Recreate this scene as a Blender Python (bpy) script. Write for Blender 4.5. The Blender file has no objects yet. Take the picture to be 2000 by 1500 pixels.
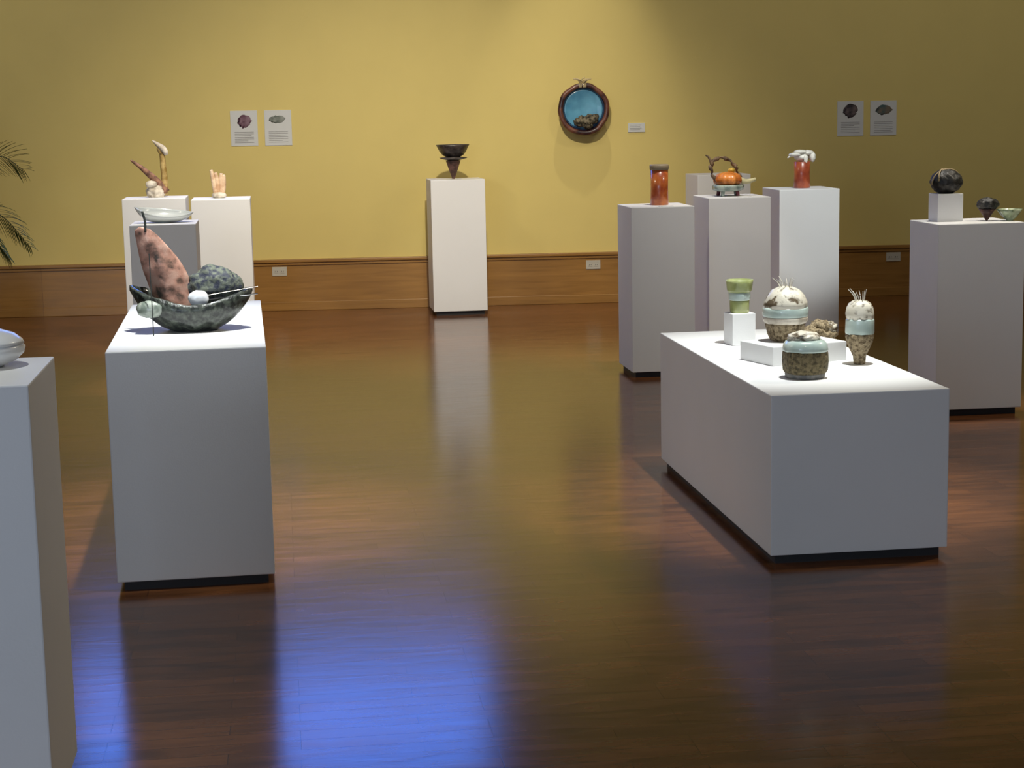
import bpy, bmesh, math, random
from mathutils import Vector, Matrix, noise
random.seed(7)
PI = math.pi
scn = bpy.context.scene
COL = scn.collection

# ------------------------------------------------------------------ materials
def new_mat(name):
    m = bpy.data.materials.new(name); m.use_nodes = True
    nt = m.node_tree; b = nt.nodes['Principled BSDF']
    return m, nt, b

def mat(name, col, rough=0.6, metal=0.0, coat=0.0, var=0.0, scale=6.0, bump=0.0, bscale=60.0, ior=1.5):
    m, nt, b = new_mat(name)
    b.inputs['Base Color'].default_value = (*col, 1)
    b.inputs['Roughness'].default_value = rough
    b.inputs['Metallic'].default_value = metal
    b.inputs['Coat Weight'].default_value = coat
    b.inputs['Coat Roughness'].default_value = 0.08
    b.inputs['IOR'].default_value = ior
    tc = nt.nodes.new('ShaderNodeTexCoord')
    if var > 0:
        n = nt.nodes.new('ShaderNodeTexNoise'); n.inputs['Scale'].default_value = scale; n.inputs['Detail'].default_value = 4
        nt.links.new(tc.outputs['Object'], n.inputs['Vector'])
        r = nt.nodes.new('ShaderNodeValToRGB')
        r.color_ramp.elements[0].position = .3; r.color_ramp.elements[1].position = .7
        r.color_ramp.elements[0].color = (*[c * (1 - var) for c in col], 1)
        r.color_ramp.elements[1].color = (*[min(1, c * (1 + var)) for c in col], 1)
        nt.links.new(n.outputs['Fac'], r.inputs['Fac']); nt.links.new(r.outputs['Color'], b.inputs['Base Color'])
    if bump > 0:
        n = nt.nodes.new('ShaderNodeTexNoise'); n.inputs['Scale'].default_value = bscale; n.inputs['Detail'].default_value = 5
        nt.links.new(tc.outputs['Object'], n.inputs['Vector'])
        bp = nt.nodes.new('ShaderNodeBump'); bp.inputs['Strength'].default_value = bump; bp.inputs['Distance'].default_value = .01
        nt.links.new(n.outputs['Fac'], bp.inputs['Height']); nt.links.new(bp.outputs['Normal'], b.inputs['Normal'])
    return m

def speckle(name, c1, c2, lo=.42, hi=.58, scale=40, rough=.6, bump=.4, coat=0.0, detail=5, c3=None):
    """two or three glaze colours mottled together"""
    m, nt, b = new_mat(name)
    tc = nt.nodes.new('ShaderNodeTexCoord')
    n = nt.nodes.new('ShaderNodeTexNoise'); n.inputs['Scale'].default_value = scale; n.inputs['Detail'].default_value = detail
    nt.links.new(tc.outputs['Object'], n.inputs['Vector'])
    r = nt.nodes.new('ShaderNodeValToRGB')
    r.color_ramp.elements[0].position = lo; r.color_ramp.elements[1].position = hi
    r.color_ramp.elements[0].color = (*c1, 1); r.color_ramp.elements[1].color = (*c2, 1)
    if c3:
        e = r.color_ramp.elements.new(min(.95, hi + .12)); e.color = (*c3, 1)
    nt.links.new(n.outputs['Fac'], r.inputs['Fac']); nt.links.new(r.outputs['Color'], b.inputs['Base Color'])
    b.inputs['Roughness'].default_value = rough
    b.inputs['Coat Weight'].default_value = coat; b.inputs['Coat Roughness'].default_value = .06
    bp = nt.nodes.new('ShaderNodeBump'); bp.inputs['Strength'].default_value = bump; bp.inputs['Distance'].default_value = .01
    nt.links.new(n.outputs['Fac'], bp.inputs['Height']); nt.links.new(bp.outputs['Normal'], b.inputs['Normal'])
    return m

def wood(name, dark, light, plank_w=.09, plank_l=1.6, rough=.25, grain=1.0, bump=.05, vert=False, coat=0.0, tone=.5, gs=(1.6, 22, 22)):
    m, nt, b = new_mat(name)
    tc = nt.nodes.new('ShaderNodeTexCoord')
    mp = nt.nodes.new('ShaderNodeMapping')
    if vert:
        mp.inputs['Rotation'].default_value = (PI / 2, 0, 0)
    nt.links.new(tc.outputs['Object'], mp.inputs['Vector'])
    br = nt.nodes.new('ShaderNodeTexBrick'); br.offset = .37; br.offset_frequency = 3
    br.inputs['Scale'].default_value = 1.0
    br.inputs['Brick Width'].default_value = plank_l; br.inputs['Row Height'].default_value = plank_w
    br.inputs['Mortar Size'].default_value = .0012; br.inputs['Mortar Smooth'].default_value = .3
    br.inputs['Bias'].default_value = 0
    br.inputs['Color1'].default_value = (0, 0, 0, 1); br.inputs['Color2'].default_value = (1, 1, 1, 1)
    br.inputs['Mortar'].default_value = (.2, .2, .2, 1)
    nt.links.new(mp.outputs['Vector'], br.inputs['Vector'])
    st = nt.nodes.new('ShaderNodeMapping'); st.inputs['Scale'].default_value = gs
    nt.links.new(mp.outputs['Vector'], st.inputs['Vector'])
    n = nt.nodes.new('ShaderNodeTexNoise'); n.inputs['Scale'].default_value = 1.6; n.inputs['Detail'].default_value = 6; n.inputs['Distortion'].default_value = .6
    nt.links.new(st.outputs['Vector'], n.inputs['Vector'])
    big = nt.nodes.new('ShaderNodeTexNoise'); big.inputs['Scale'].default_value = 1.1; big.inputs['Detail'].default_value = 3
    nt.links.new(mp.outputs['Vector'], big.inputs['Vector'])
    a1 = nt.nodes.new('ShaderNodeMix'); a1.data_type = 'FLOAT'; a1.inputs['Factor'].default_value = tone
    nt.links.new(n.outputs['Fac'], a1.inputs['A']); nt.links.new(br.outputs['Color'], a1.inputs['B'])
    a2 = nt.nodes.new('ShaderNodeMix'); a2.data_type = 'FLOAT'; a2.inputs['Factor'].default_value = .35
    nt.links.new(a1.outputs['Result'], a2.inputs['A']); nt.links.new(big.outputs['Fac'], a2.inputs['B'])
    r = nt.nodes.new('ShaderNodeValToRGB')
    r.color_ramp.elements[0].position = .25; r.color_ramp.elements[1].position = .75
    r.color_ramp.elements[0].color = (*dark, 1); r.color_ramp.elements[1].color = (*light, 1)
    nt.links.new(a2.outputs['Result'], r.inputs['Fac'])
    dk = nt.nodes.new('ShaderNodeMix'); dk.data_type = 'RGBA'; dk.blend_type = 'MULTIPLY'
    nt.links.new(br.outputs['Fac'], dk.inputs['Factor']); nt.links.new(r.outputs['Color'], dk.inputs['A'])
    dk.inputs['B'].default_value = (.35, .35, .35, 1)
    nt.links.new(dk.outputs['Result'], b.inputs['Base Color'])
    rr = nt.nodes.new('ShaderNodeMapRange'); rr.inputs['To Min'].default_value = rough * .8; rr.inputs['To Max'].default_value = rough * 1.25
    nt.links.new(n.outputs['Fac'], rr.inputs['Value']); nt.links.new(rr.outputs['Result'], b.inputs['Roughness'])
    b.inputs['Coat Weight'].default_value = coat; b.inputs['Coat Roughness'].default_value = rough
    bp = nt.nodes.new('ShaderNodeBump'); bp.inputs['Strength'].default_value = bump; bp.inputs['Distance'].default_value = .004
    nt.links.new(a1.outputs['Result'], bp.inputs['Height']); nt.links.new(bp.outputs['Normal'], b.inputs['Normal'])
    return m

def emis(name, col, s):
    m, nt, b = new_mat(name)
    b.inputs['Base Color'].default_value = (0, 0, 0, 1)
    b.inputs['Emission Color'].default_value = (*col, 1); b.inputs['Emission Strength'].default_value = s
    return m

M = {}
M['yellow'] = mat('yellow_wall_paint', (.69, .56, .195), .75, var=.02, scale=3, bump=.04, bscale=220)
M['plain'] = mat('cream_wall_paint', (.48, .43, .34), .85, var=.02, bump=.03, bscale=200)
M['ceil'] = mat('ceiling_paint', (.30, .29, .27), .9, var=.03, bump=.03)
M['floor'] = wood('dark_stained_floor_boards', (.030, .010, .003), (.25, .092, .029), .07, .48, .17, bump=.10, tone=.20, gs=(3.2, 12, 12))
M['base'] = wood('varnished_baseboard_wood', (.20, .095, .020), (.42, .22, .055), .6, 3.1, .32, bump=.04, tone=.25, vert=True)
M['white'] = mat('white_pedestal_paint', (.80, .80, .80), .55, var=.012, scale=4, bump=.03, bscale=180)
M['toe'] = mat('dark_toe_kick', (.022, .022, .024), .6, var=.1, bump=.05)
M['paper'] = mat('white_paper', (.62, .64, .64), .7, var=.02, bump=.02)
M['ink'] = mat('grey_print', (.30, .30, .30), .7, var=.05)
M['plate'] = mat('ivory_outlet_plastic', (.50, .48, .42), .35, var=.02)
M['slot'] = mat('outlet_slot_dark', (.03, .03, .03), .6, var=.05)
M['frame'] = mat('window_frame_metal', (.10, .10, .11), .4, metal=.6, var=.05)

# ------------------------------------------------------------------ object helpers
def tag(o, label=None, cat=None, group=None, kind=None):
    if label: o['label'] = label
    if cat: o['category'] = cat
    if group: o['group'] = group
    if kind: o['kind'] = kind
    return o

def thing(name, label, cat, loc=(0, 0, 0), rz=0, group=None):
    o = bpy.data.objects.new(name, None); COL.objects.link(o)
    o.empty_display_size = .1
    o.location = loc; o.rotation_euler = (0, 0, rz)
    return tag(o, label, cat, group)

def obj(name, bm, m, parent=None, smooth=False, auto=None, loc=None, rz=None):
    me = bpy.data.meshes.new(name)
    bmesh.ops.recalc_face_normals(bm, faces=bm.faces)
    bm.to_mesh(me); bm.free()
    me.materials.append(m)
    if smooth:
        for p in me.polygons: p.use_smooth = True
    o = bpy.data.objects.new(name, me); COL.objects.link(o)
    if parent: o.parent = parent
    if loc: o.location = loc
    if rz is not None: o.rotation_euler = (0, 0, rz)
    return o

def bx(bm, x0, x1, y0, y1, z0, z1, bevel=0):
    r = bmesh.ops.create_cube(bm, size=1)
    vs = r['verts']
    for v in vs:
        v.co = Vector(((x0 + x1) / 2 + v.co.x * (x1 - x0), (y0 + y1) / 2 + v.co.y * (y1 - y0), (z0 + z1) / 2 + v.co.z * (z1 - z0)))
    if bevel:
        es = list({e for v in vs for e in v.link_edges})
        bmesh.ops.bevel(bm, geom=es, offset=bevel, segments=2, profile=.6, affect='EDGES')
    return bm

def box(*a, **k):
    return bx(bmesh.new(), *a, **k)

def lathe(bm, prof, seg=40, cx=0, cy=0, cap=True, amp=0, fr=20, sq=0, off=0, fn=None):
    """prof: list of (r,z); sq rounds the plan towards a square; amp adds hand-built unevenness"""
    rings = []
    for r, z in prof:
        ring = []
        for i in range(seg):
            a = 2 * PI * i / seg
            c, s = math.cos(a), math.sin(a)
            k = 1.0
            if sq: k = 1 / (abs(c) ** (2 + sq) + abs(s) ** (2 + sq)) ** (1 / (2 + sq))
            rr = r * k
            if amp: rr += r * amp * noise.noise(Vector((c * fr * .1 + off, s * fr * .1 + off * 2, z * fr)))
            if fn: rr *= fn(a, z)
            ring.append(bm.verts.new((cx + rr * c, cy + rr * s, z)))
        rings.append(ring)
    for a, b in zip(rings, rings[1:]):
        for i in range(seg):
            bm.faces.new((a[i], a[(i + 1) % seg], b[(i + 1) % seg], b[i]))
    if cap: bm.faces.new(rings[0][::-1]); bm.faces.new(rings[-1])
    return bm

def tube(bm, pts, rads, seg=8, cap=True):
    pts = [Vector(p) for p in pts]; rings = []
    up = Vector((0, 0, 1))
    for i, p in enumerate(pts):
        t = (pts[min(i + 1, len(pts) - 1)] - pts[max(i - 1, 0)]).normalized()
        ref = up if abs(t.dot(up)) < .95 else Vector((0, 1, 0))
        u = t.cross(ref).normalized(); v = t.cross(u).normalized()
        r = rads[i] if isinstance(rads, (list, tuple)) else rads
        rings.append([bm.verts.new(p + (u * math.cos(2 * PI * k / seg) + v * math.sin(2 * PI * k / seg)) * r) for k in range(seg)])
    for a, b in zip(rings, rings[1:]):
        for k in range(seg): bm.faces.new((a[k], a[(k + 1) % seg], b[(k + 1) % seg], b[k]))
    if cap: bm.faces.new(rings[0][::-1]); bm.faces.new(rings[-1])
    return bm

def curve(pts, n=14):
    """Catmull-Rom through pts"""
    P = [Vector(p) for p in pts]; P = [P[0] * 2 - P[1]] + P + [P[-1] * 2 - P[-2]]
    out = []
    for i in range(1, len(P) - 2):
        for k in range(n):
            t = k / n; a, b, c, d = P[i - 1], P[i], P[i + 1], P[i + 2]
            out.append(.5 * ((2 * b) + (c - a) * t + (2 * a - 5 * b + 4 * c - d) * t * t + (3 * b - a - 3 * c + d) * t ** 3))
    out.append(P[-2]); return out

def blob(bm, c, r, amp=.1, fr=3, sub=4, off=0, flat=None):
    g = bmesh.ops.create_icosphere(bm, subdivisions=sub, radius=1)
    for v in g['verts']:
        d = v.co.normalized()
        k = 1 + amp * noise.noise(d * fr + Vector((off, off, off))) + amp * .5 * noise.noise(d * fr * 2.7 + Vector((off, 5, off)))
        v.co = Vector((c[0] + d.x * r[0] * k, c[1] + d.y * r[1] * k, c[2] + d.z * r[2] * k))
        if flat is not None: v.co.z = max(v.co.z, flat)
    return bm

# ------------------------------------------------------------------ camera
f_px = 3500.0
pitch = math.atan(535 / f_px); yaw = math.atan(450 * math.cos(pitch) / f_px); roll = .02
fw = Vector((math.sin(yaw) * math.cos(pitch), math.cos(yaw) * math.cos(pitch), -math.sin(pitch)))
rt = Vector((math.cos(yaw), -math.sin(yaw), 0)); up = rt.cross(fw)
r2 = rt * math.cos(roll) - up * math.sin(roll); u2 = rt * math.sin(roll) + up * math.cos(roll)
cam = bpy.data.cameras.new('camera'); cam_o = bpy.data.objects.new('camera', cam); COL.objects.link(cam_o)
cam.sensor_width = 36; cam.lens = f_px / 2000 * 36; cam.clip_end = 100
mw = Matrix((r2, u2, -fw)).transposed().to_4x4(); mw.translation = Vector((0, 0, 1.55))
cam_o.matrix_world = mw
scn.camera = cam_o

# ------------------------------------------------------------------ room shell
# long yellow wall: runs slightly askew behind the pedestals
WA = -math.atan(.08)
wall_o = Vector((1.2, 14.3, 0))
def on_wall(u, d, z):
    """point u metres along the yellow wall, d metres in front of it"""
    ex = Vector((math.cos(WA), math.sin(WA), 0)); ey = Vector((-math.sin(WA), math.cos(WA), 0))
    return wall_o + ex * u - ey * d + Vector((0, 0, z))
def u_of(x): return (x - 1.2) / math.cos(WA)

def struct(name, bm, m, loc=None, rz=None, parent=None, smooth=False):
    o = obj(name, bm, m, parent, smooth, loc=loc, rz=rz)
    if not parent: o['kind'] = 'structure'
    return o

struct('floor', box(-8, 10.5, -5.2, 15.6, -.12, 0), M['floor'])
struct('ceiling', box(-8, 10.5, -5.2, 15.6, 4.6, 4.75), M['ceil'])
# yellow wall with a high window opening (above the picture)
W0, W1, Z0, Z1 = -3.1, .40, 3.0, 4.15
b = bmesh.new()
bx(b, -9.4, W0, 0, .2, 0, 4.6); bx(b, W1, 9.2, 0, .2, 0, 4.6)
bx(b, W0, W1, 0, .2, 0, Z0); bx(b, W0, W1, 0, .2, Z1, 4.6)
struct('wall_back', b, M['yellow'], loc=wall_o, rz=WA)
M['blue'] = emis('blue_lit_window_glass', (.10, .25, 1.0), 6.2)
w1 = struct('window_1', box(W0, W1, .09, .10, Z0, Z1), M['blue'], loc=wall_o, rz=WA)
b = bmesh.new()
for x in (W0, (W0 + W1) / 2 - .02, W1 - .04): bx(b, x, x + .04, .05, .088, Z0, Z1)
bx(b, W0, W1, .05, .088, Z0, Z0 + .04); bx(b, W0, W1, .05, .088, Z1 - .04, Z1)
obj('window_frame', b, M['frame'], w1)
struct('wall_left', box(-8.0, -7.8, -5.2, 15.0, 0, 4.6), M['plain'])
struct('wall_right', box(10.3, 10.5, -5.2, 13.6, 0, 4.6), M['yellow'])
# wall behind the photographer, with three tall windows
b = bmesh.new()
wins = [(-6.6, -4.2), (-3.4, -1.0), (-.2, 2.2)]
xs = [-8.0] + [v for w in wins for v in w] + [10.5]
for i in range(0, len(xs), 2): bx(b, xs[i], xs[i + 1], -5.4, -5.2, 0, 4.6)
for a, c in wins:
    bx(b, a, c, -5.4, -5.2, 0, .7); bx(b, a, c, -5.4, -5.2, 3.6, 4.6)
struct('wall_front', b, M['plain'])
b = bmesh.new()
M['pane'] = emis('daylit_window_glass', (.62, .76, 1.0), 1.2)
for i, (a, c) in enumerate(wins):
    b = bmesh.new()
    for x in (a, (a + c) / 2 - .025, c - .05): bx(b, x, x + .05, -5.36, -5.28, .7, 3.6)
    for z in (.7, 2.1, 3.55): bx(b, a, c, -5.36, -5.28, z, z + .05)
    wo = struct('window_%d' % (i + 2), b, M['frame'])
    obj('glass_pane', box(a, c, -5.345, -5.335, .7, 3.6), M['pane'], wo)

# baseboard: tall varnished board with a cap moulding
L0, L1 = -9.3, 9.2
b = bmesh.new(); bx(b, L0, L1, -.022, 0, 0, .385); bx(b, L0, L1, -.034, -.022, 0, .07, bevel=.004)
bb = struct('baseboard_back', b, M['base'], loc=wall_o, rz=WA)
b = bmesh.new(); bx(b, L0, L1, -.045, 0, .385, .41, bevel=.006); bx(b, L0, L1, -.032, 0, .362, .385, bevel=.004)
obj('cap_moulding', b, M['base'], bb)

# ------------------------------------------------------------------ pedestals
def pedestal(x0, x1, y0, y1, h, label, rz=0, group='white display pedestals', toe=.032):
    cx, cy = (x0 + x1) / 2, (y0 + y1) / 2
    t = thing('display_pedestal', label, 'pedestal', (cx, cy, 0), rz, group)
    a, c = (x1 - x0) / 2, (y1 - y0) / 2
    obj('box_body', box(-a, a, -c, c, toe, h, bevel=.004), M['white'], t)
    o = obj('recessed_base', box(-a + .022, a - .022, -c + .022, c - .022, 0, toe), M['toe'], t)
    o['label'] = 'black recessed base'
    return t

pedestal(-1.02, -.538, 3.82, 4.27, 1.0, 'tall white pedestal cut off by the left edge of the photo, nearest on the left')
pedestal(-.595, -.078, 5.88, 7.38, .80, 'long white pedestal at left carrying the dark boat-shaped ceramic with pink sail', rz=.02)
pedestal(1.61, 2.235, 5.78, 7.55, .585, 'low long white pedestal at front right carrying the spotted ceramic jars')
pedestal(1.99, 2.36, 10.10, 10.52, .985, 'white pedestal carrying a plain orange-red cylinder vase, left of the group of three')
pedestal(2.57, 2.955, 10.62, 11.04, 1.0, 'white pedestal carrying the orange and grey teapot sculpture, middle of three')
pedestal(3.235, 3.64, 11.42, 11.84, 1.0, 'brightly lit white pedestal under red cylinder with white top')
pedestal(3.05, 3.45, 12.95, 13.35, 1.05, 'bare white pedestal mostly hidden behind the teapot sculpture')
pedestal(1.14, 1.555, 13.62, 14.03, 1.035, 'lone white pedestal by the yellow wall with dark cone-footed vessel on it')
pedestal(3.19, 3.635, 8.44, 8.84, .955, 'shadowed grey-white pedestal at the right edge with round black pot on riser')
pedestal(-1.045, -.625, 12.25, 12.67, 1.01, 'white pedestal at left rear carrying the forked branch sculpture')
pedestal(-.585, -.195, 12.12, 12.54, 1.0, 'white pedestal at left rear carrying the small peach hand-like figure')
pedestal(-.845, -.475, 10.30, 10.72, .95, 'white pedestal at left carrying the pale pointed leaf dish')

# ------------------------------------------------------------------ 1 boat with sail (left long pedestal)
M['raku'] = speckle('grey_green_crackled_glaze', (.008, .011, .010), (.085, .10, .08), .42, .68, 55, .38, .5, coat=.4)
M['pink'] = speckle('pink_stone_glaze', (.06, .045, .035), (.52, .27, .20), .34, .50, 22, .5, .45, coat=.15, c3=(.60, .36, .28))
M['blueg'] = speckle('blue_grey_mottled_glaze', (.03, .035, .06), (.17, .19, .145), .38, .62, 60, .65, .4, coat=0)
M['palegr'] = speckle('pale_grey_green_glaze', (.20, .24, .20), (.48, .52, .46), .38, .62, 30, .3, .3, coat=.5)
M['rod'] = mat('polished_steel_rod', (.75, .76, .80), .18, metal=1, var=.03)
M['darkrod'] = mat('dark_iron_rod', (.05, .055, .05), .45, metal=.4, var=.1)
boat = thing('boat_sculpture', 'dark speckled boat-shaped ceramic with a tall pink sail, on the long left pedestal', 'sculpture', (-.322, 6.42, .80), -.03)
b = bmesh.new()
NS, NT = 40, 16
def hull(s, t, inner):
    # s -1..1 along, t 0..1 around (left rim, keel, right rim)
    w = .125 * (1 - abs(s) ** 2.3) ** .75 + .002
    d = .118 * (1 - abs(s) ** 2.4) ** .8 + .003
    a = PI * t
    rim = .100 + .050 * abs(s) ** 1.8 + (.018 if s < 0 else 0) * abs(s)
    k = .87 if inner else 1.0
    x = s * .215 * (1 if not inner else .96)
    y = -math.cos(a) * w * k
    z = rim - math.sin(a) ** .8 * (d + (rim - .118) * .35) * (k if not inner else .86)
    n = noise.noise(Vector((x * 22, y * 22, z * 22))) * .005
    return (x, y + n, max(.0, z + n))
for inner in (0, 1):
    g = [[b.verts.new(hull(-1 + 2 * i / NS, j / NT, inner)) for j in range(NT + 1)] for i in range(NS + 1)]
    for i in range(NS):
        for j in range(NT): b.faces.new((g[i][j], g[i + 1][j], g[i + 1][j + 1], g[i][j + 1]))
    if inner:
        for i in range(NS):
            b.faces.new((og[i][0], og[i + 1][0], g[i + 1][0], g[i][0])); b.faces.new((og[i][NT], og[i + 1][NT], g[i + 1][NT], g[i][NT]))
    og = g
bmesh.ops.remove_doubles(b, verts=b.verts, dist=.0006)
obj('hull', b, M['raku'], boat, smooth=True)
# sail: a thick curved leaf leaning to the left
b = bmesh.new()
NU, NV = 26, 12
def sail(u, v, side):
    # u 0..1 base->tip, v -1..1 across
    cxl = -.060 - .135 * u + .030 * u * u
    half = (.088 * (1 - u) ** .42 + .006) * (1 - .25 * (1 - u) ** 4)
    half = half * (1 - .12 * math.sin(u * 9) * .3)
    x = cxl + half * v + .045 * (1 - u) * u * 2
    y = .02 + .055 * (v * v) * (1 - u) - .02 * u
    z = .070 + .30 * u
    th = .007 * (1 - .6 * u) * (1 - v * v * .7)
    n = noise.noise(Vector((x * 25, z * 25, 0))) * .006
    return (x, y + n + side * th, z)
gs = []
for side in (-1, 1):
    g = [[b.verts.new(sail(i / NU, -1 + 2 * j / NV, side)) for j in range(NV + 1)] for i in range(NU + 1)]
    gs.append(g)
    for i in range(NU):
        for j in range(NV): b.faces.new((g[i][j], g[i + 1][j], g[i + 1][j + 1], g[i][j + 1]))
for i in range(NU):
    for j in (0, NV): b.faces.new((gs[0][i][j], gs[0][i + 1][j], gs[1][i + 1][j], gs[1][i][j]))
for i in (0, NU):
    for j in range(NV): b.faces.new((gs[0][i][j], gs[0][i][j + 1], gs[1][i][j + 1], gs[1][i][j]))
s = obj('sail', b, M['pink'], boat, smooth=True); s['label'] = 'pink mottled sail'
b = bmesh.new(); tube(b, curve([(-.150, 0, .352), (-.150, 0, .39), (-.158, 0, .425)], 6), .004, 8)
s2 = obj('sail_tip', b, M['darkrod'], boat, smooth=True)
b = bmesh.new(); blob(b, (.075, .06, .148), (.098, .05, .070), .16, 2.5, 4, 3, flat=.03)
o = obj('rear_shell', b, M['blueg'], boat, smooth=True); o['label'] = 'blue-grey rounded shell behind the sail'
b = bmesh.new(); blob(b, (-.132, -.085, .088), (.054, .034, .032), .10, 2, 3, 8)
o = obj('bow_pod', b, M['palegr'], boat, smooth=True); o['label'] = 'pale green-grey pod at the bow'
b = bmesh.new(); tube(b, [(-.125, -.14, .0), (-.128, -.13, .285)], .0018, 6)
obj('thin_mast', b, M['darkrod'], boat)
b = bmesh.new()
blob(b, (.030, -.085, .120), (.036, .020, .030), .12, 2, 3, 2)  # glare on the boat modelled as a white blob, highlight in its colour
o = obj('glare_blob', b, mat('white_glare', (.85, .87, .92), .08, coat=1.0, var=.02), boat, smooth=True); o['label'] = 'white blob standing for the glare'
for z0, z1, y in ((.128, .150, -.02), (.112, .128, -.05)):
    b = bmesh.new(); tube(b, [(.05, -.08, z0), (.235, y, z1)], .0022, 8)
    obj('steel_rod', b, M['rod'], boat)
b = bmesh.new(); lathe(b, [(.050, 0), (.056, .006), (.050, .02)], 28)
obj('foot', b, M['raku'], boat, smooth=True)

# ------------------------------------------------------------------ 2 leaf dish
M['dish'] = mat('white_dish_glaze', (.72, .76, .74), .25, coat=.6, var=.04, bump=.05)
dish = thing('leaf_dish', 'pale grey-white pointed leaf-shaped dish on the nearest left rear pedestal', 'dish', (-.66, 10.50, .95), 0)
b = bmesh.new()
def dsh(s, t, k):
    w = .10 * (1 - abs(s) ** 1.9) ** .8 + .0015
    rim = .040 + .035 * abs(s) ** 2 - .018 * s
    a = PI * t
    x = s * .168
    y = -math.cos(a) * w * k
    z = rim - math.sin(a) * (rim - .001) * (1 if k == 1 else .80) * (1 - abs(s) ** 3)
    if t > .5: z += .035 * (t - .5) * 2 * (1 - s * s)
    return (x * (1 if k == 1 else .97), y, z)
og = None
for k in (1, .93):
    g = [[b.verts.new(dsh(-1 + 2 * i / 36, j / 16, k)) for j in range(17)] for i in range(37)]
    for i in range(36):
        for j in range(16): b.faces.new((g[i][j], g[i + 1][j], g[i + 1][j + 1], g[i][j + 1]))
    if og:
        for i in range(36):
            for j in (0, 16): b.faces.new((og[i][j], og[i + 1][j], g[i + 1][j], g[i][j]))
    og = g
bmesh.ops.remove_doubles(b, verts=b.verts, dist=.0006)
obj('dish_body', b, M['dish'], dish, smooth=True)
b = bmesh.new(); lathe(b, [(.035, 0), (.038, .004), (.032, .010)], 24)
obj('foot_ring', b, M['dish'], dish, smooth=True)

# ------------------------------------------------------------------ 3 forked branch sculpture
M['branch_r'] = speckle('reddish_brown_branch', (.10, .045, .03), (.30, .15, .09), .4, .6, 30, .7, .5)
M['branch_o'] = speckle('ochre_branch', (.25, .15, .03), (.50, .36, .14), .4, .6, 25, .6, .4)
M['cream'] = speckle('cream_slip', (.42, .36, .28), (.70, .64, .54), .4, .6, 20, .5, .3)
fork = thing('branch_sculpture', 'forked brown branch sculpture on pale base, left rear pedestal', 'sculpture', (-.83, 12.47, 1.01), 0)
b = bmesh.new(); blob(b, (0, 0, .035), (.065, .05, .055), .22, 2.4, 4, 1, flat=0); obj('pale_base', b, M['cream'], fork, smooth=True)
b = bmesh.new(); p = curve([(.065, 0, .03), (.02, 0, .095), (-.05, -.01, .165), (-.10, -.01, .21), (-.16, 0, .255)], 6)
tube(b, p, [.028 * (1 - i / len(p)) ** .7 + .003 for i in range(len(p))], 10); obj('left_branch', b, M['branch_r'], fork, smooth=True)
b = bmesh.new(); p = curve([(.055, 0, .01), (.06, .01, .10), (.055, .01, .20), (.05, .01, .28), (.03, .01, .335)], 6)
tube(b, p, [.024 - .008 * i / len(p) for i in range(len(p))], 10); obj('upright_branch', b, M['branch_o'], fork, smooth=True)
b = bmesh.new(); p = curve([(.082, .0, .285), (.062, 0, .325), (.025, 0, .355), (-.01, 0, .385)], 6)
tube(b, p, [.010, .015, .018, .02, .021, .021, .021, .021, .020, .019, .018, .017, .016, .014, .012, .010, .008, .006, .004][:len(p)], 10)
o = obj('pale_tip', b, M['cream'], fork, smooth=True); o['label'] = 'pale curled tip'
b = bmesh.new(); blob(b, (-.028, -.03, .09), (.038, .02, .026), .2, 2.5, 3, 6); obj('pale_petal', b, M['cream'], fork, smooth=True)

# ------------------------------------------------------------------ 4 small hand-like figure
M['peach'] = speckle('peach_clay', (.50, .30, .17), (.76, .58, .40), .4, .62, 18, .55, .25)
hand = thing('finger_sculpture', 'small peach upright sculpture of finger-like lobes on rear left pedestal', 'sculpture', (-.405, 12.36, 1.0), 0)
b = bmesh.new(); blob(b, (0, 0, .018), (.05, .045, .026), .12, 2.5, 3, 2, flat=0); o = obj('pale_base', b, M['cream'], hand, smooth=True)
for x, h, lean in ((-.028, .190, -.018), (-.008, .170, -.008), (.014, .165, .006), (.030, .155, .008)):
    b = bmesh.new(); p = curve([(x * .6, 0, .02), (x, .003, h * .5), (x + lean * .6, 0, h * .8), (x + lean, -.006, h)], 6)
    tube(b, p, [.020 - .011 * (i / len(p)) ** 2 for i in range(len(p))], 10)
    obj('finger_lobe', b, M['peach'], hand, smooth=True)

# ------------------------------------------------------------------ 5 white vessel at the left edge
M['whiteg'] = mat('white_glazed_stoneware', (.78, .79, .80), .3, coat=.4, var=.03, bump=.05)
v = thing('white_lidded_bowl', 'rounded white ceramic vessel cut off by the left photo edge', 'bowl', (-.680, 4.13, 1.0), 0)
b = bmesh.new(); lathe(b, [(.045, 0), (.05, .004), (.075, .014), (.092, .030), (.096, .045), (.09, .052)], 48, amp=.03); obj('bowl_body', b, M['whiteg'], v, smooth=True)
b = bmesh.new(); lathe(b, [(.095, .052), (.092, .060), (.075, .074), (.045, .084), (.012, .088)], 48, amp=.03); o = obj('domed_lid', b, M['whiteg'], v, smooth=True)
b = bmesh.new(); lathe(b, [(.008, .086), (.013, .094), (.011, .102), (.004, .105)], 20); obj('knob', b, M['whiteg'], o, smooth=True)
v = thing('grey_shard', 'small flat grey piece lying on the near left pedestal', 'ceramic', (-.70, 3.93, 1.0), .4)
b = bmesh.new(); blob(b, (0, 0, .004), (.045, .022, .006), .2, 2, 3, 4, flat=0); obj('shard_body', b, mat('grey_clay', (.30, .30, .30), .6, var=.1, bump=.1), v, smooth=True)

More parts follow.
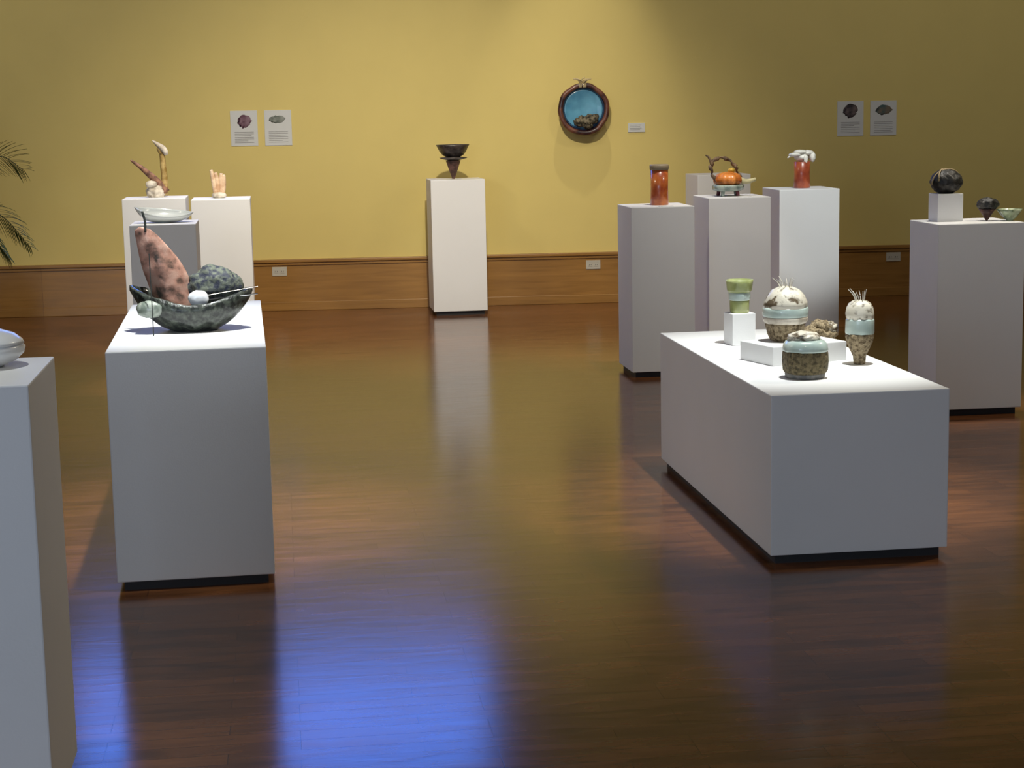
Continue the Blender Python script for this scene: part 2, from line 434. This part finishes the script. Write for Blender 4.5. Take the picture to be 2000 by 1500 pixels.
# ------------------------------------------------------------------ 6 vessel on lone pedestal
M['iron'] = speckle('dark_iron_glaze', (.022, .018, .018), (.085, .070, .062), .4, .6, 24, .42, .3, coat=.2)
M['plum'] = speckle('plum_brown_glaze', (.045, .018, .014), (.14, .065, .050), .4, .6, 24, .5, .3)
v = thing('cone_footed_vessel', 'dark flared bowl on an inverted cone foot, on the lone wall pedestal', 'vessel', (1.335, 13.82, 1.035), 0)
b = bmesh.new(); lathe(b, [(.010, 0), (.013, .01), (.034, .07), (.056, .135), (.058, .14), (.02, .142)], 36, amp=.03, fr=12); o = obj('cone_foot', b, M['plum'], v, smooth=True); o['label'] = 'plum-brown inverted cone foot'
b = bmesh.new(); lathe(b, [(.03, .138), (.075, .150), (.105, .158), (.108, .163), (.07, .168), (.03, .17)], 40, amp=.05, fr=10); obj('lower_flange', b, M['iron'], v, smooth=True)
b = bmesh.new()
lathe(b, [(.05, .166), (.080, .182), (.102, .208), (.118, .245), (.128, .262), (.122, .262), (.108, .240), (.085, .205), (.045, .190), (.01, .188)], 44, amp=.04, fr=10)
obj('flared_bowl', b, M['iron'], v, smooth=True)

# ------------------------------------------------------------------ 7 plain cylinder vase
M['ored'] = speckle('orange_red_glaze', (.30, .055, .015), (.55, .16, .035), .4, .62, 14, .28, .15, coat=.4)
M['taupe'] = mat('taupe_rim_glaze', (.28, .22, .14), .5, var=.1, bump=.1)
v = thing('cylinder_vase', 'plain orange-red cylinder vase with taupe rim', 'vase', (2.20, 10.31, .985), 0)
b = bmesh.new(); lathe(b, [(.050, 0), (.053, .006), (.051, .10), (.052, .205)], 40, amp=.02); obj('vase_body', b, M['ored'], v, smooth=True)
b = bmesh.new(); lathe(b, [(.052, .203), (.056, .210), (.057, .228), (.052, .236), (.046, .232), (.044, .21), (.01, .205)], 40, amp=.02); o = obj('rim', b, M['taupe'], v, smooth=True); o['label'] = 'taupe rim'
def card(x, y, z, rz, w, d, label, tilt=0):
    o = obj('caption_card', box(-w / 2, w / 2, -d / 2, d / 2, 0, .003), M['paper'], None, loc=(x, y, z), rz=rz)
    tag(o, label, 'label'); return o
card(2.20, 10.135, .985, 0, .085, .045, 'small white caption card in front of the plain orange-red vase')
card(2.80, 10.655, 1.0, 0, .085, .045, 'small white caption card in front of the teapot sculpture')

# ------------------------------------------------------------------ 8 teapot sculpture
M['teal'] = speckle('grey_teal_glaze', (.13, .19, .17), (.34, .40, .35), .4, .6, 25, .4, .3, coat=.3)
M['orange'] = speckle('bright_orange_glaze', (.42, .10, .015), (.85, .30, .06), .38, .62, 16, .35, .3, coat=.3)
M['twig'] = speckle('dark_twig_brown', (.09, .055, .03), (.24, .15, .08), .4, .6, 30, .7, .5)
M['maroon'] = mat('maroon_glaze', (.12, .02, .03), .4, var=.1)
v = thing('teapot_sculpture', 'orange domed teapot sculpture with twisted brown handle on grey-teal stand', 'sculpture', (2.745, 10.84, 1.001), 0)
b = bmesh.new(); lathe(b, [(.075, .030), (.094, .036), (.100, .060), (.092, .068), (.02, .068)], 40, amp=.06, fr=12, fn=lambda a, z: 1 + .05 * math.cos(5 * a)); o = obj('stand', b, M['teal'], v, smooth=True); o['label'] = 'grey-teal lobed stand'
for i, a in enumerate((.6, 2.3, 4.0, 5.4)):
    b = bmesh.new(); tube(b, [(.075 * math.cos(a), .075 * math.sin(a), 0), (.068 * math.cos(a), .068 * math.sin(a), .036)], [.011, .013], 10)
    o = obj('foot', b, M['maroon'] if i % 2 else M['teal'], v, smooth=True)
b = bmesh.new(); lathe(b, [(.06, .066), (.083, .080), (.088, .100), (.078, .122), (.052, .138), (.02, .146)], 48, fn=lambda a, z: 1 + .06 * math.cos(9 * a), amp=.05); o = obj('pot_body', b, M['orange'], v, smooth=True); o['label'] = 'bright orange ribbed body'
b = bmesh.new(); p = curve([(-.075, 0, .09), (-.105, 0, .15), (-.098, 0, .205), (-.055, 0, .235), (.0, 0, .222), (.045, 0, .178), (.072, 0, .115)], 6)
tube(b, [(q.x + .006 * math.sin(i * 1.3), q.y + .006 * math.cos(i * 1.3), q.z) for i, q in enumerate(p)], [.010 + .004 * math.sin(i * .9) for i in range(len(p))], 9)
o = obj('arched_handle', b, M['twig'], v, smooth=True); o['label'] = 'brown twisted handle'
b = bmesh.new(); p = curve([(-.10, 0, .19), (-.12, 0, .235), (-.142, 0, .252)], 5); tube(b, p, [.011 - .008 * i / len(p) for i in range(len(p))], 8); obj('twig_end', b, M['twig'], o, smooth=True)
b = bmesh.new(); p = curve([(.06, -.02, .10), (.10, -.03, .086), (.14, -.035, .092), (.165, -.035, .100)], 5); tube(b, p, [.020 - .010 * i / len(p) for i in range(len(p))], 10); o = obj('spout', b, mat('pale_olive_glaze', (.55, .50, .28), .4, var=.1, bump=.1), v, smooth=True)
b = bmesh.new(); blob(b, (.02, 0, .155), (.022, .02, .016), .1, 2, 3); obj('lid_knob', b, mat('yellow_glaze', (.60, .38, .05), .4, var=.1), v, smooth=True)

# ------------------------------------------------------------------ 9 red cylinder with white top
M['red'] = speckle('brick_red_glaze', (.26, .045, .02), (.46, .10, .035), .4, .62, 14, .3, .15, coat=.4)
M['petal'] = mat('matt_white_porcelain', (.86, .84, .76), .4, var=.03, bump=.05)
v = thing('petal_topped_vase', 'brick-red cylinder vase with folded white petals on top', 'vase', (3.447, 11.63, 1.0), 0)
b = bmesh.new(); lathe(b, [(.052, 0), (.055, .006), (.052, .09), (.055, .172), (.05, .175), (.01, .172)], 40, amp=.02); obj('vase_body', b, M['red'], v, smooth=True)
for i, (c, r, off) in enumerate((((-.055, -.02, .222), (.040, .030, .013), 1), ((-.015, -.01, .238), (.045, .034, .016), 2), ((.040, -.005, .232), (.042, .036, .018), 3), ((.066, -.015, .205), (.020, .028, .034), 4), ((.012, -.045, .190), (.014, .012, .030), 5), ((.0, .01, .205), (.050, .045, .030), 6))):
    b = bmesh.new(); blob(b, c, r, .18, 2.2, 3, off)
    if i == 0: tube(b, curve([(-.06, -.02, .224), (-.085, -.02, .214), (-.105, -.02, .200)], 4), [.012 - .001 * k for k in range(9)], 8)
    obj('petal', b, M['petal'], v, smooth=True)

# ------------------------------------------------------------------ 10 right edge pedestal pieces
M['black'] = speckle('black_woven_clay', (.008, .008, .007), (.04, .036, .03), .4, .6, 40, .5, .6)
rz_ = thing('display_riser', 'small white box riser under the round black pot', 'riser', (3.325, 8.70, .955), 0)
obj('riser_box', box(-.066, .066, -.066, .066, 0, .138, bevel=.003), M['white'], rz_)
v = thing('round_black_pot', 'round black pot with tan straps, on white box riser at right', 'pot', (3.325, 8.70, 1.093), 0)
b = bmesh.new(); blob(b, (0, 0, .058), (.080, .075, .062), .10, 3, 4, 2, flat=0); obj('pot_body', b, M['black'], v, smooth=True)
M['tan'] = mat('tan_strap', (.34, .26, .14), .6, var=.1, bump=.1)
for th, ph, r in ((.35, .3, .086), (-.5, .8, .087)):
    b = bmesh.new(); p = []
    for i in range(25):
        a = -.15 + (PI + .3) * i / 24
        q = Vector((r * math.cos(a), 0, r * .74 * math.sin(a))); q = Matrix.Rotation(ph, 3, 'Z') @ q
        q = Matrix.Rotation(th * .5, 3, 'X') @ q
        p.append(q + Vector((0, 0, .058)))
    p = [q for q in p if q.z > .012]
    tube(b, p, .0042, 8); o = obj('strap', b, M['tan'], v, smooth=True); o['label'] = 'tan strap'
v = thing('small_cone_pot', 'small dark globe pot standing on a pointed cone, far right pedestal', 'pot', (3.510, 8.62, .955), 0)
b = bmesh.new(); lathe(b, [(.004, 0), (.008, .006), (.026, .035), (.042, .058), (.02, .062)], 30, amp=.04); obj('cone_foot', b, M['plum'], v, smooth=True)
b = bmesh.new(); blob(b, (.004, 0, .082), (.054, .048, .034), .14, 3, 4, 5); obj('globe_body', b, M['black'], v, smooth=True)
M['celadon'] = speckle('pale_celadon_glaze', (.16, .22, .12), (.55, .62, .42), .36, .58, 22, .35, .3, coat=.4)
v = thing('celadon_leaf_bowl', 'pale green leafy bowl cut off by the right photo edge', 'bowl', (3.613, 8.58, .955), 0)
b = bmesh.new()
lathe(b, [(.016, 0), (.018, .004), (.034, .018), (.050, .040), (.060, .058), (.055, .057), (.036, .026), (.01, .018)], 48, amp=.05, fn=lambda a, z: 1 + (.10 * math.cos(7 * a)) * min(1, z / .05))
obj('bowl_body', b, M['celadon'], v, smooth=True)

# ------------------------------------------------------------------ 11 pieces on the low front pedestal (top z .585)
Z = .585
M['olive'] = speckle('olive_green_glaze', (.26, .30, .10), (.46, .50, .22), .38, .62, 14, .3, .15, coat=.4)
M['aqua'] = speckle('pale_aqua_glaze', (.42, .52, .48), (.58, .68, .63), .38, .62, 10, .3, .12, coat=.5)
M['spot'] = speckle('cream_glaze_with_brown_spots', (.13, .095, .055), (.70, .65, .54), .39, .49, 30, .45, .35, coat=.2)
M['bark'] = speckle('brown_bark_textured_clay', (.10, .065, .028), (.36, .28, .165), .36, .60, 85, .75, .9)
M['barkd'] = speckle('dark_olive_bark_clay', (.055, .042, .016), (.20, .155, .075), .36, .60, 85, .75, .9)
M['slate'] = speckle('grey_foot_clay', (.12, .12, .12), (.26, .25, .23), .4, .6, 30, .7, .4)
M['quill'] = mat('pale_quill', (.62, .58, .50), .6, var=.1)

r1 = thing('display_riser', 'slim white square riser under the green banded cup', 'riser', (1.845, 7.10, Z), .12)
obj('riser_box', box(-.050, .050, -.050, .050, 0, .130, bevel=.003), M['white'], r1)
v = thing('banded_cup', 'olive green and aqua banded cup on a slim white riser', 'cup', (1.845, 7.10, Z + .130), 0)
b = bmesh.new(); lathe(b, [(.036, 0), (.039, .004), (.040, .045), (.0405, .052)], 36, amp=.02); o = obj('lower_band', b, M['olive'], v, smooth=True); o['label'] = 'olive lower band'
b = bmesh.new(); lathe(b, [(.040, .050), (.044, .056), (.045, .078), (.043, .084)], 36, amp=.02); o = obj('aqua_band', b, M['aqua'], v, smooth=True); o['label'] = 'pale aqua band'
b = bmesh.new(); lathe(b, [(.043, .082), (.050, .092), (.053, .122), (.055, .134), (.050, .134), (.045, .11), (.01, .10)], 36, amp=.03, fn=lambda a, z: 1 + .03 * math.cos(6 * a)); o = obj('lobed_rim', b, M['olive'], v, smooth=True); o['label'] = 'olive lobed rim'

r2_ = thing('display_riser', 'broad low white riser under the large spiny jar', 'riser', (1.925, 6.60, Z), .30)
obj('riser_box', box(-.165, .165, -.115, .115, 0, .072, bevel=.003), M['white'], r2_)

def quills(par, cx, cy, z, n, L, spread, r0=.02):
    for i in range(n):
        a = 2 * PI * i / n + .3; b = bmesh.new()
        h = L * (.75 + .35 * random.random())
        p = curve([(cx + r0 * math.cos(a), cy + r0 * math.sin(a), z), (cx + (r0 + spread * .4) * math.cos(a) - .004, cy + (r0 + spread * .4) * math.sin(a), z + h * .6), (cx + (r0 + spread) * math.cos(a) - .010, cy + (r0 + spread) * math.sin(a), z + h)], 4)
        tube(b, p, [.0022 - .0014 * k / len(p) for k in range(len(p))], 6)
        obj('quill', b, M['quill'], par, smooth=True)

v = thing('large_spiny_jar', 'largest cream domed jar with aqua band and brown base, quills on top', 'jar', (1.90, 6.62, Z + .072), 0)
b = bmesh.new(); lathe(b, [(.050, 0), (.058, .004), (.068, .030), (.074, .058), (.076, .070)], 44, amp=.07, fr=24); o = obj('textured_base', b, M['bark'], v, smooth=True); o['label'] = 'brown bark-textured base'
b = bmesh.new(); lathe(b, [(.076, .068), (.084, .076), (.087, .090), (.085, .094)], 44, amp=.02); obj('cream_band', b, M['cream'], v, smooth=True)
b = bmesh.new(); lathe(b, [(.084, .092), (.087, .100), (.087, .124), (.084, .130)], 44, amp=.02); o = obj('aqua_band', b, M['aqua'], v, smooth=True); o['label'] = 'pale aqua band'
b = bmesh.new(); lathe(b, [(.084, .128), (.082, .150), (.071, .176), (.052, .196), (.028, .207), (.008, .209)], 44, amp=.06, fr=20); o = obj('spotted_dome', b, M['spot'], v, smooth=True); o['label'] = 'cream dome with brown spots'
quills(v, .0, 0, .200, 9, .045, .022)

v = thing('pebbly_lobed_form', 'brown and cream lobed pod behind the large spiny jar', 'sculpture', (2.095, 6.86, Z), .2)
b = bmesh.new()
blob(b, (0, 0, .050), (.085, .055, .050), .25, 3, 4, 1, flat=0); blob(b, (.02, .0, .085), (.05, .042, .032), .25, 3, 3, 4)
obj('pod_body', b, M['bark'], v, smooth=True)
b = bmesh.new(); blob(b, (.052, -.01, .082), (.034, .03, .028), .25, 3, 3, 9); o = obj('pale_lobe', b, M['spot'], v, smooth=True); o['label'] = 'cream spotted lobe'

v = thing('squat_lidded_jar', 'squat dark brown textured jar with aqua shoulder, nearest on the low pedestal', 'jar', (1.838, 6.15, Z), 0)
b = bmesh.new(); lathe(b, [(.066, 0), (.070, .004), (.072, .016), (.070, .020)], 44, amp=.04); o = obj('grey_foot', b, M['slate'], v, smooth=True); o['label'] = 'grey foot ring'
b = bmesh.new(); lathe(b, [(.070, .018), (.076, .028), (.079, .060), (.078, .090), (.076, .098)], 44, amp=.05, fr=26, sq=.5); o = obj('textured_body', b, M['barkd'], v, smooth=True); o['label'] = 'dark bark-textured body'
b = bmesh.new(); lathe(b, [(.078, .096), (.080, .102), (.077, .118), (.070, .130), (.060, .136), (.01, .138)], 44, amp=.02, sq=.3); o = obj('aqua_shoulder', b, M['aqua'], v, smooth=True); o['label'] = 'pale aqua shoulder'
b = bmesh.new(); blob(b, (-.005, .0, .145), (.058, .05, .022), .16, 3, 4, 7); o = obj('spotted_lid', b, M['spot'], v, smooth=True); o['label'] = 'cream spotted lid'

v = thing('tall_gourd_jar', 'slim cream and aqua gourd-shaped jar tapering to a narrow brown foot, rightmost on low pedestal', 'jar', (2.128, 6.42, Z), 0)
b = bmesh.new(); lathe(b, [(.020, 0), (.022, .003), (.024, .030), (.036, .056), (.048, .082), (.053, .105), (.052, .116)], 40, amp=.07, fr=22); o = obj('textured_base', b, M['bark'], v, smooth=True); o['label'] = 'brown textured tapering base'
b = bmesh.new(); lathe(b, [(.052, .114), (.054, .120), (.0535, .165), (.052, .172)], 40, amp=.02); o = obj('aqua_band', b, M['aqua'], v, smooth=True); o['label'] = 'pale aqua band'
b = bmesh.new(); lathe(b, [(.052, .170), (.053, .190), (.050, .212), (.042, .228), (.028, .238), (.006, .241)], 40, amp=.08, fr=22); o = obj('spotted_crown', b, M['spot'], v, smooth=True); o['label'] = 'cream crown with brown spots'
quills(v, 0, 0, .234, 8, .050, .018, .016)

# ------------------------------------------------------------------ wall pieces
def wall_thing(name, label, cat, x, z, d=0.0, group=None):
    p = on_wall(u_of(x), d, z)
    return thing(name, label, cat, p, WA, group)
# ring-shaped vessel on the wall
M['rim'] = speckle('dark_plum_rim_glaze', (.030, .010, .012), (.16, .060, .035), .40, .62, 14, .35, .3, coat=.3)
M['blueb'] = speckle('sky_blue_glaze', (.06, .22, .38), (.13, .38, .56), .35, .65, 6, .3, .1, coat=.4)
M['navy'] = speckle('navy_blue_glaze', (.012, .022, .06), (.03, .055, .13), .4, .6, 8, .35, .1, coat=.3)
M['rock'] = speckle('dark_rock', (.02, .017, .010), (.20, .17, .11), .40, .62, 40, .8, .8)
M['straw'] = mat('pale_straw', (.55, .45, .26), .7, var=.15)
v = wall_thing('round_wall_vessel', 'round blue bowl with dark plum rim hanging on yellow wall', 'wall sculpture', 2.413, 1.545)
def rot_lathe(prof, seg=64, **k):
    b = bmesh.new(); lathe(b, prof, seg, **k)
    for w in b.verts: w.co = Vector((w.co.x, -w.co.z, w.co.y))
    return b
obj('back_bowl', rot_lathe([(.10, .0), (.155, .02), (.188, .065), (.196, .10), (.190, .10), (.17, .07), (.16, .06), (.1, .055)], amp=.03, fr=8), M['rim'], v, smooth=True)
b = bmesh.new(); R0, r0 = .184, .021
rings = []
for i in range(64):
    a = 2 * PI * i / 64; row = []
    k = 1 + .06 * noise.noise(Vector((math.cos(a) * 2, math.sin(a) * 2, 3)))
    for j in range(14):
        t = 2 * PI * j / 14; rr = R0 * k + r0 * math.cos(t)
        row.append(b.verts.new((rr * math.cos(a), -.105 - r0 * .9 * math.sin(t), rr * math.sin(a))))
    rings.append(row)
for i in range(64):
    for j in range(14): b.faces.new((rings[i][j], rings[(i + 1) % 64][j], rings[(i + 1) % 64][(j + 1) % 14], rings[i][(j + 1) % 14]))
o = obj('plum_rim', b, M['rim'], v, smooth=True); o['label'] = 'dark plum rim'
o = obj('navy_wall', rot_lathe([(.171, .11), (.168, .090), (.150, .088), (.148, .090), (.162, .112)], amp=0, cap=False), M['navy'], v, smooth=True)
o = obj('blue_bowl_floor', rot_lathe([(.160, .085), (.158, .096), (.14, .092), (.06, .088), (.01, .087)], amp=0), M['blueb'], v, smooth=True); o['label'] = 'sky-blue inner disc'
b = bmesh.new()
for i, (x, z, r) in enumerate(((-.035, -.10, .045), (.02, -.095, .05), (.068, -.082, .045), (.09, -.06, .028), (.03, -.125, .04), (-.02, -.066, .022), (.045, -.060, .030))):
    blob(b, (x, -.115, z), (r, r * .8, r * .8), .3, 3, 3, i * 3.1)
o = obj('rock_cluster', b, M['rock'], v, smooth=True); o['label'] = 'dark rocky cluster'
random.seed(3)
for i in range(9):
    b = bmesh.new(); x0 = -.05 + .08 * random.random(); a = .7 + 1.7 * random.random(); L = .07 + .05 * random.random()
    p0 = Vector((x0, -.13, .200)); p1 = p0 + Vector((math.cos(a) * L - .02, -.01 - .02 * random.random(), math.sin(a) * L * .45))
    tube(b, curve([p0 - Vector((.0, 0, .03)), p0, (p0 + p1) / 2 + Vector((0, -.01, .010)), p1], 4), .0042, 6)
    obj('straw_twig', b, M['straw'], v, smooth=True)

# information sheets
def pic_mat(name, c1, c2, sc=14):
    return speckle(name, c1, c2, .42, .60, sc, .6, 0.0)
def sheet(x, z, label, c1, c2, px, pz, pw, ph, w=.212, h=.276):
    v = wall_thing('information_sheet', label, 'information sheet', x, z, 0, 'white information sheets on the yellow wall')
    obj('backing_board', box(-w / 2, w / 2, -.006, -.0005, -h / 2, h / 2, bevel=.001), M['paper'], v)
    b = bmesh.new(); # picture with an irregular outline
    blob(b, (px, -.0068, pz), (pw / 2, .0010, ph / 2), .35, 2.2, 3, px * 50 + pw * 9)
    o = obj('printed_picture', b, pic_mat('picture_' + label[:12], c1, c2), v, smooth=True)
    b = bmesh.new(); random.seed(int(x * 100))
    for k in range(7):
        z0 = -.030 - k * .0135
        bx(b, -.075, .075 - (.05 * random.random() if k % 3 == 2 else 0), -.0075, -.0055, z0 - .0018, z0 + .0018)
    obj('text_lines', b, M['ink'], v)
    return v
sheet(-.254, 1.449, 'white sheet with maroon figure picture, leftmost of the left wall pair', (.10, .035, .06), (.25, .16, .20), .005, .055, .10, .095)
sheet(.012, 1.448, 'white sheet with small grey-green picture, right one of the left wall pair', (.10, .12, .10), (.28, .30, .27), -.005, .065, .12, .055)
sheet(4.555, 1.429, 'white sheet with dark round picture, left one of the right wall pair', (.02, .015, .02), (.16, .12, .12), .0, .062, .11, .10)
sheet(4.821, 1.428, 'white sheet with teal and brown picture, rightmost of the right wall pair', (.05, .10, .10), (.20, .14, .09), .005, .065, .12, .075)
v = wall_thing('wall_caption_card', 'small pale grey caption card right of the round wall vessel', 'label', 2.841, 1.393)
obj('card_board', box(-.068, .068, -.006, -.0005, -.036, .036, bevel=.001), M['paper'], v)
b = bmesh.new()
for k in range(4): bx(b, -.052, .040 - .012 * (k % 2), -.0072, -.0055, .020 - k * .0125 - .0014, .020 - k * .0125 + .0014)
obj('text_lines', b, M['ink'], v)

# outlets let into the baseboard
def outlet(x, z, label):
    v = wall_thing('outlet_plate', label, 'electrical outlet', x, z, .0222, 'outlets along the baseboard')
    obj('cover_plate', box(-.058, .058, -.006, 0, -.036, .036, bevel=.002), M['plate'], v)
    for s in (-1, 1):
        o = obj('socket', box(s * .024 - .017, s * .024 + .017, -.0085, -.0055, -.014, .014, bevel=.002), M['plate'], v)
        b = bmesh.new(); bx(b, s * .024 - .008, s * .024 - .005, -.0092, -.008, -.006, .006); bx(b, s * .024 + .005, s * .024 + .008, -.0092, -.008, -.005, .005)
        obj('socket_slots', b, M['slot'], o)
outlet(-.02, .315, 'outlet plate in baseboard just right of the left pedestals')
outlet(2.48, .310, 'outlet plate in baseboard below the round wall vessel')
outlet(4.91, .315, 'dim outlet plate in baseboard below the right pair of sheets')

# ------------------------------------------------------------------ potted palm at the left edge
M['leaf'] = mat('palm_leaf_green', (.065, .105, .022), .5, var=.35, scale=5)
M['stem'] = mat('palm_stem', (.14, .15, .05), .6, var=.2)
M['pot'] = mat('dark_planter', (.05, .045, .04), .5, var=.1, bump=.05)
M['soil'] = mat('potting_soil', (.03, .02, .013), .95, var=.4, scale=40, bump=.5)
PX, PY = -2.38, 13.0
palm = thing('potted_palm', 'green feathery palm reaching in from the left edge by the yellow wall', 'plant', (PX, PY, 0))
b = bmesh.new(); lathe(b, [(.14, 0), (.15, .01), (.185, .33), (.195, .36), (.18, .36), (.17, .33), (.05, .32)], 40); obj('planter', b, M['pot'], palm, smooth=True)
b = bmesh.new(); lathe(b, [(.17, .315), (.172, .328), (.08, .34), (.01, .342)], 30, amp=.1); obj('soil', b, M['soil'], palm, smooth=True)
def frond(pts, L=.26, n=26, droop=.5, seed=0):
    random.seed(seed)
    P = curve(pts, 12); N = len(P)
    b = bmesh.new(); tube(b, P, [.009 * (1 - .8 * i / N) for i in range(N)], 7)
    fr = obj('frond_stem', b, M['stem'], palm, smooth=True)
    b = bmesh.new()
    for k in range(n):
        u = .30 + .70 * k / (n - 1); i = min(N - 2, int(u * (N - 1)))
        p = P[i].lerp(P[i + 1], u * (N - 1) - i); t = (P[i + 1] - P[i]).normalized()
        side = t.cross(Vector((0, 0, 1))).normalized()
        for s in (-1, 1):
            l = L * (math.sin(PI * (.12 + .80 * (u - .3) / .7)) ** .7) * (.85 + .3 * random.random())
            d = (t * (.65 + .25 * random.random()) + side * s * .45 + Vector((0, 0, .62 * s))).normalized()
            w = .0060
            q = [p]
            for m in range(1, 6):
                q.append(q[-1] + (d + Vector((0, 0, -droop * m * .22))).normalized() * l / 5)
            nrm = d.cross(side * s).normalized() if abs(d.dot(side)) < .98 else Vector((0, 0, 1))
            wd = d.cross(Vector((0, 0, 1))).normalized()
            ws = [.4, 1, 1, .8, .5, .06]
            a = [(b.verts.new(qq - wd * w * ww), b.verts.new(qq + Vector((0, 0, -.002)) ), b.verts.new(qq + wd * w * ww)) for qq, ww in zip(q, ws)]
            for m in range(5):
                b.faces.new((a[m][0], a[m][1], a[m + 1][1], a[m + 1][0])); b.faces.new((a[m][1], a[m][2], a[m + 1][2], a[m + 1][1]))
    o = obj('leaflets', b, M['leaf'], fr, smooth=True)
    return fr
frond([(0, 0, .33), (.06, 0, .9), (.22, .02, 1.22), (.44, .04, 1.30), (.60, .05, 1.20)], .22, 30, .35, 1)
frond([(0, .02, .33), (.03, .05, .70), (.18, .08, .98), (.42, .10, .88), (.60, .12, .66)], .22, 32, .6, 2)
frond([(0, .0, .33), (.04, -.05, .70), (.20, -.12, .86), (.38, -.18, .76), (.50, -.2, .60)], .20, 28, .7, 3)
for i in range(9):
    a = PI * .42 + i * PI * 1.15 / 8; R = .5 + .12 * (i % 3); h = .95 + .3 * ((i * 2) % 3)
    sy = .55 if math.sin(a) > 0 else 1.0
    frond([(0, 0, .33), (.1 * math.cos(a), .1 * math.sin(a) * sy, h * .75), (R * .5 * math.cos(a), R * .5 * math.sin(a) * sy, h), (R * math.cos(a), R * math.sin(a) * sy, h * .86)], .26, 24, .5, 10 + i)

# ------------------------------------------------------------------ light
def spot(name, loc, target, power, size, blend=.6, rad=.05, col=(1, .86, .66)):
    l = bpy.data.lights.new(name, 'SPOT'); l.energy = power; l.spot_size = math.radians(size); l.spot_blend = blend
    l.shadow_soft_size = rad; l.color = col
    o = bpy.data.objects.new(name, l); COL.objects.link(o); o.location = loc
    o.rotation_euler = (Vector(target) - Vector(loc)).to_track_quat('-Z', 'Y').to_euler()
    return o
NEU = (1, .95, .86); WARM = (1, .90, .72); NEUC = (.96, 1, .97)
# wall washers
spot('spot_lamp', (1.0, 9.0, 4.4), (1.0, 14.3, -.45), 900, 64, 1.0, .08, WARM)
for x, p in ((-4.5, 120), (-1.6, 165), (1.2, 65), (4.2, 95), (7.4, 70)):
    spot('wall_wash_lamp', (x, 10.4, 4.5), (x, 14.3, 1.5), p, 100, 1.0, .12, WARM)
spot('spot_lamp', (2.38, 13.28, 4.3), (2.38, 14.2, 1.35), 120, 40, 1.0, .03, WARM)
# lamps on the pedestals
spot('spot_lamp', (1.3, 9.6, 4.3), (1.35, 13.8, .55), 110, 11, .7, .05, NEUC)
spot('spot_lamp', (.1, 5.6, 4.3), (-.30, 6.6, .8), 900, 30, .9, .05, NEUC)
spot('spot_lamp', (2.2, 6.2, 4.3), (1.95, 6.7, .6), 800, 32, .8, .05, NEUC)
spot('spot_lamp', (2.45, 9.5, 4.3), (2.5, 10.7, .9), 400, 30, .8, .05, NEU)
spot('spot_lamp', (3.3, 8.3, 4.3), (3.45, 11.5, .85), 620, 12, .6, .05, NEUC)
spot('spot_lamp', (3.6, 8.95, 4.3), (3.42, 8.72, .95), 330, 20, .8, .05, NEU)
spot('spot_lamp', (-.45, 11.0, 4.3), (-.62, 12.35, .98), 360, 30, .9, .05, NEU)
spot('spot_lamp', (-.55, 10.2, 4.3), (-.66, 10.5, .95), 420, 16, .8, .05, NEU)
spot('spot_lamp', (-.9, 3.7, 4.3), (-.8, 4.15, 1.0), 190, 30, .9, .05, NEUC)
# unseen fill lamps, added to brighten and warm pedestal sides and floor
spot('added_fill_lamp', (5.6, 7.6, 4.5), (.0, 7.4, .4), 380, 110, 1.0, .15, WARM)
spot('added_fill_lamp', (1.8, 2.5, 4.5), (.8, 10.0, .0), 45, 120, 1.0, .15, WARM)
spot('added_fill_lamp', (-4.6, 8.6, 4.4), (1.8, 8.4, .5), 260, 70, 1.0, .15, WARM)

# daylight through the windows behind the photographer
for (a, c), e in zip(wins, (145, 48, 5)):
    l = bpy.data.lights.new('window_daylight', 'AREA'); l.shape = 'RECTANGLE'; l.size = c - a; l.size_y = 2.9; l.energy = e
    l.color = (.70, .82, 1.0)
    o = bpy.data.objects.new('window_daylight', l); COL.objects.link(o); o.location = ((a + c) / 2, -5.17, 2.15)
    o.rotation_euler = (PI / 2, 0, 0)
w = bpy.data.worlds.new('world'); scn.world = w; w.use_nodes = True
w.node_tree.nodes['Background'].inputs['Color'].default_value = (.35, .5, .9, 1)
w.node_tree.nodes['Background'].inputs['Strength'].default_value = .4

scn.view_settings.view_transform = 'Standard'; scn.view_settings.look = 'None'
scn.view_settings.gamma = 1.0; scn.view_settings.exposure = 0.0
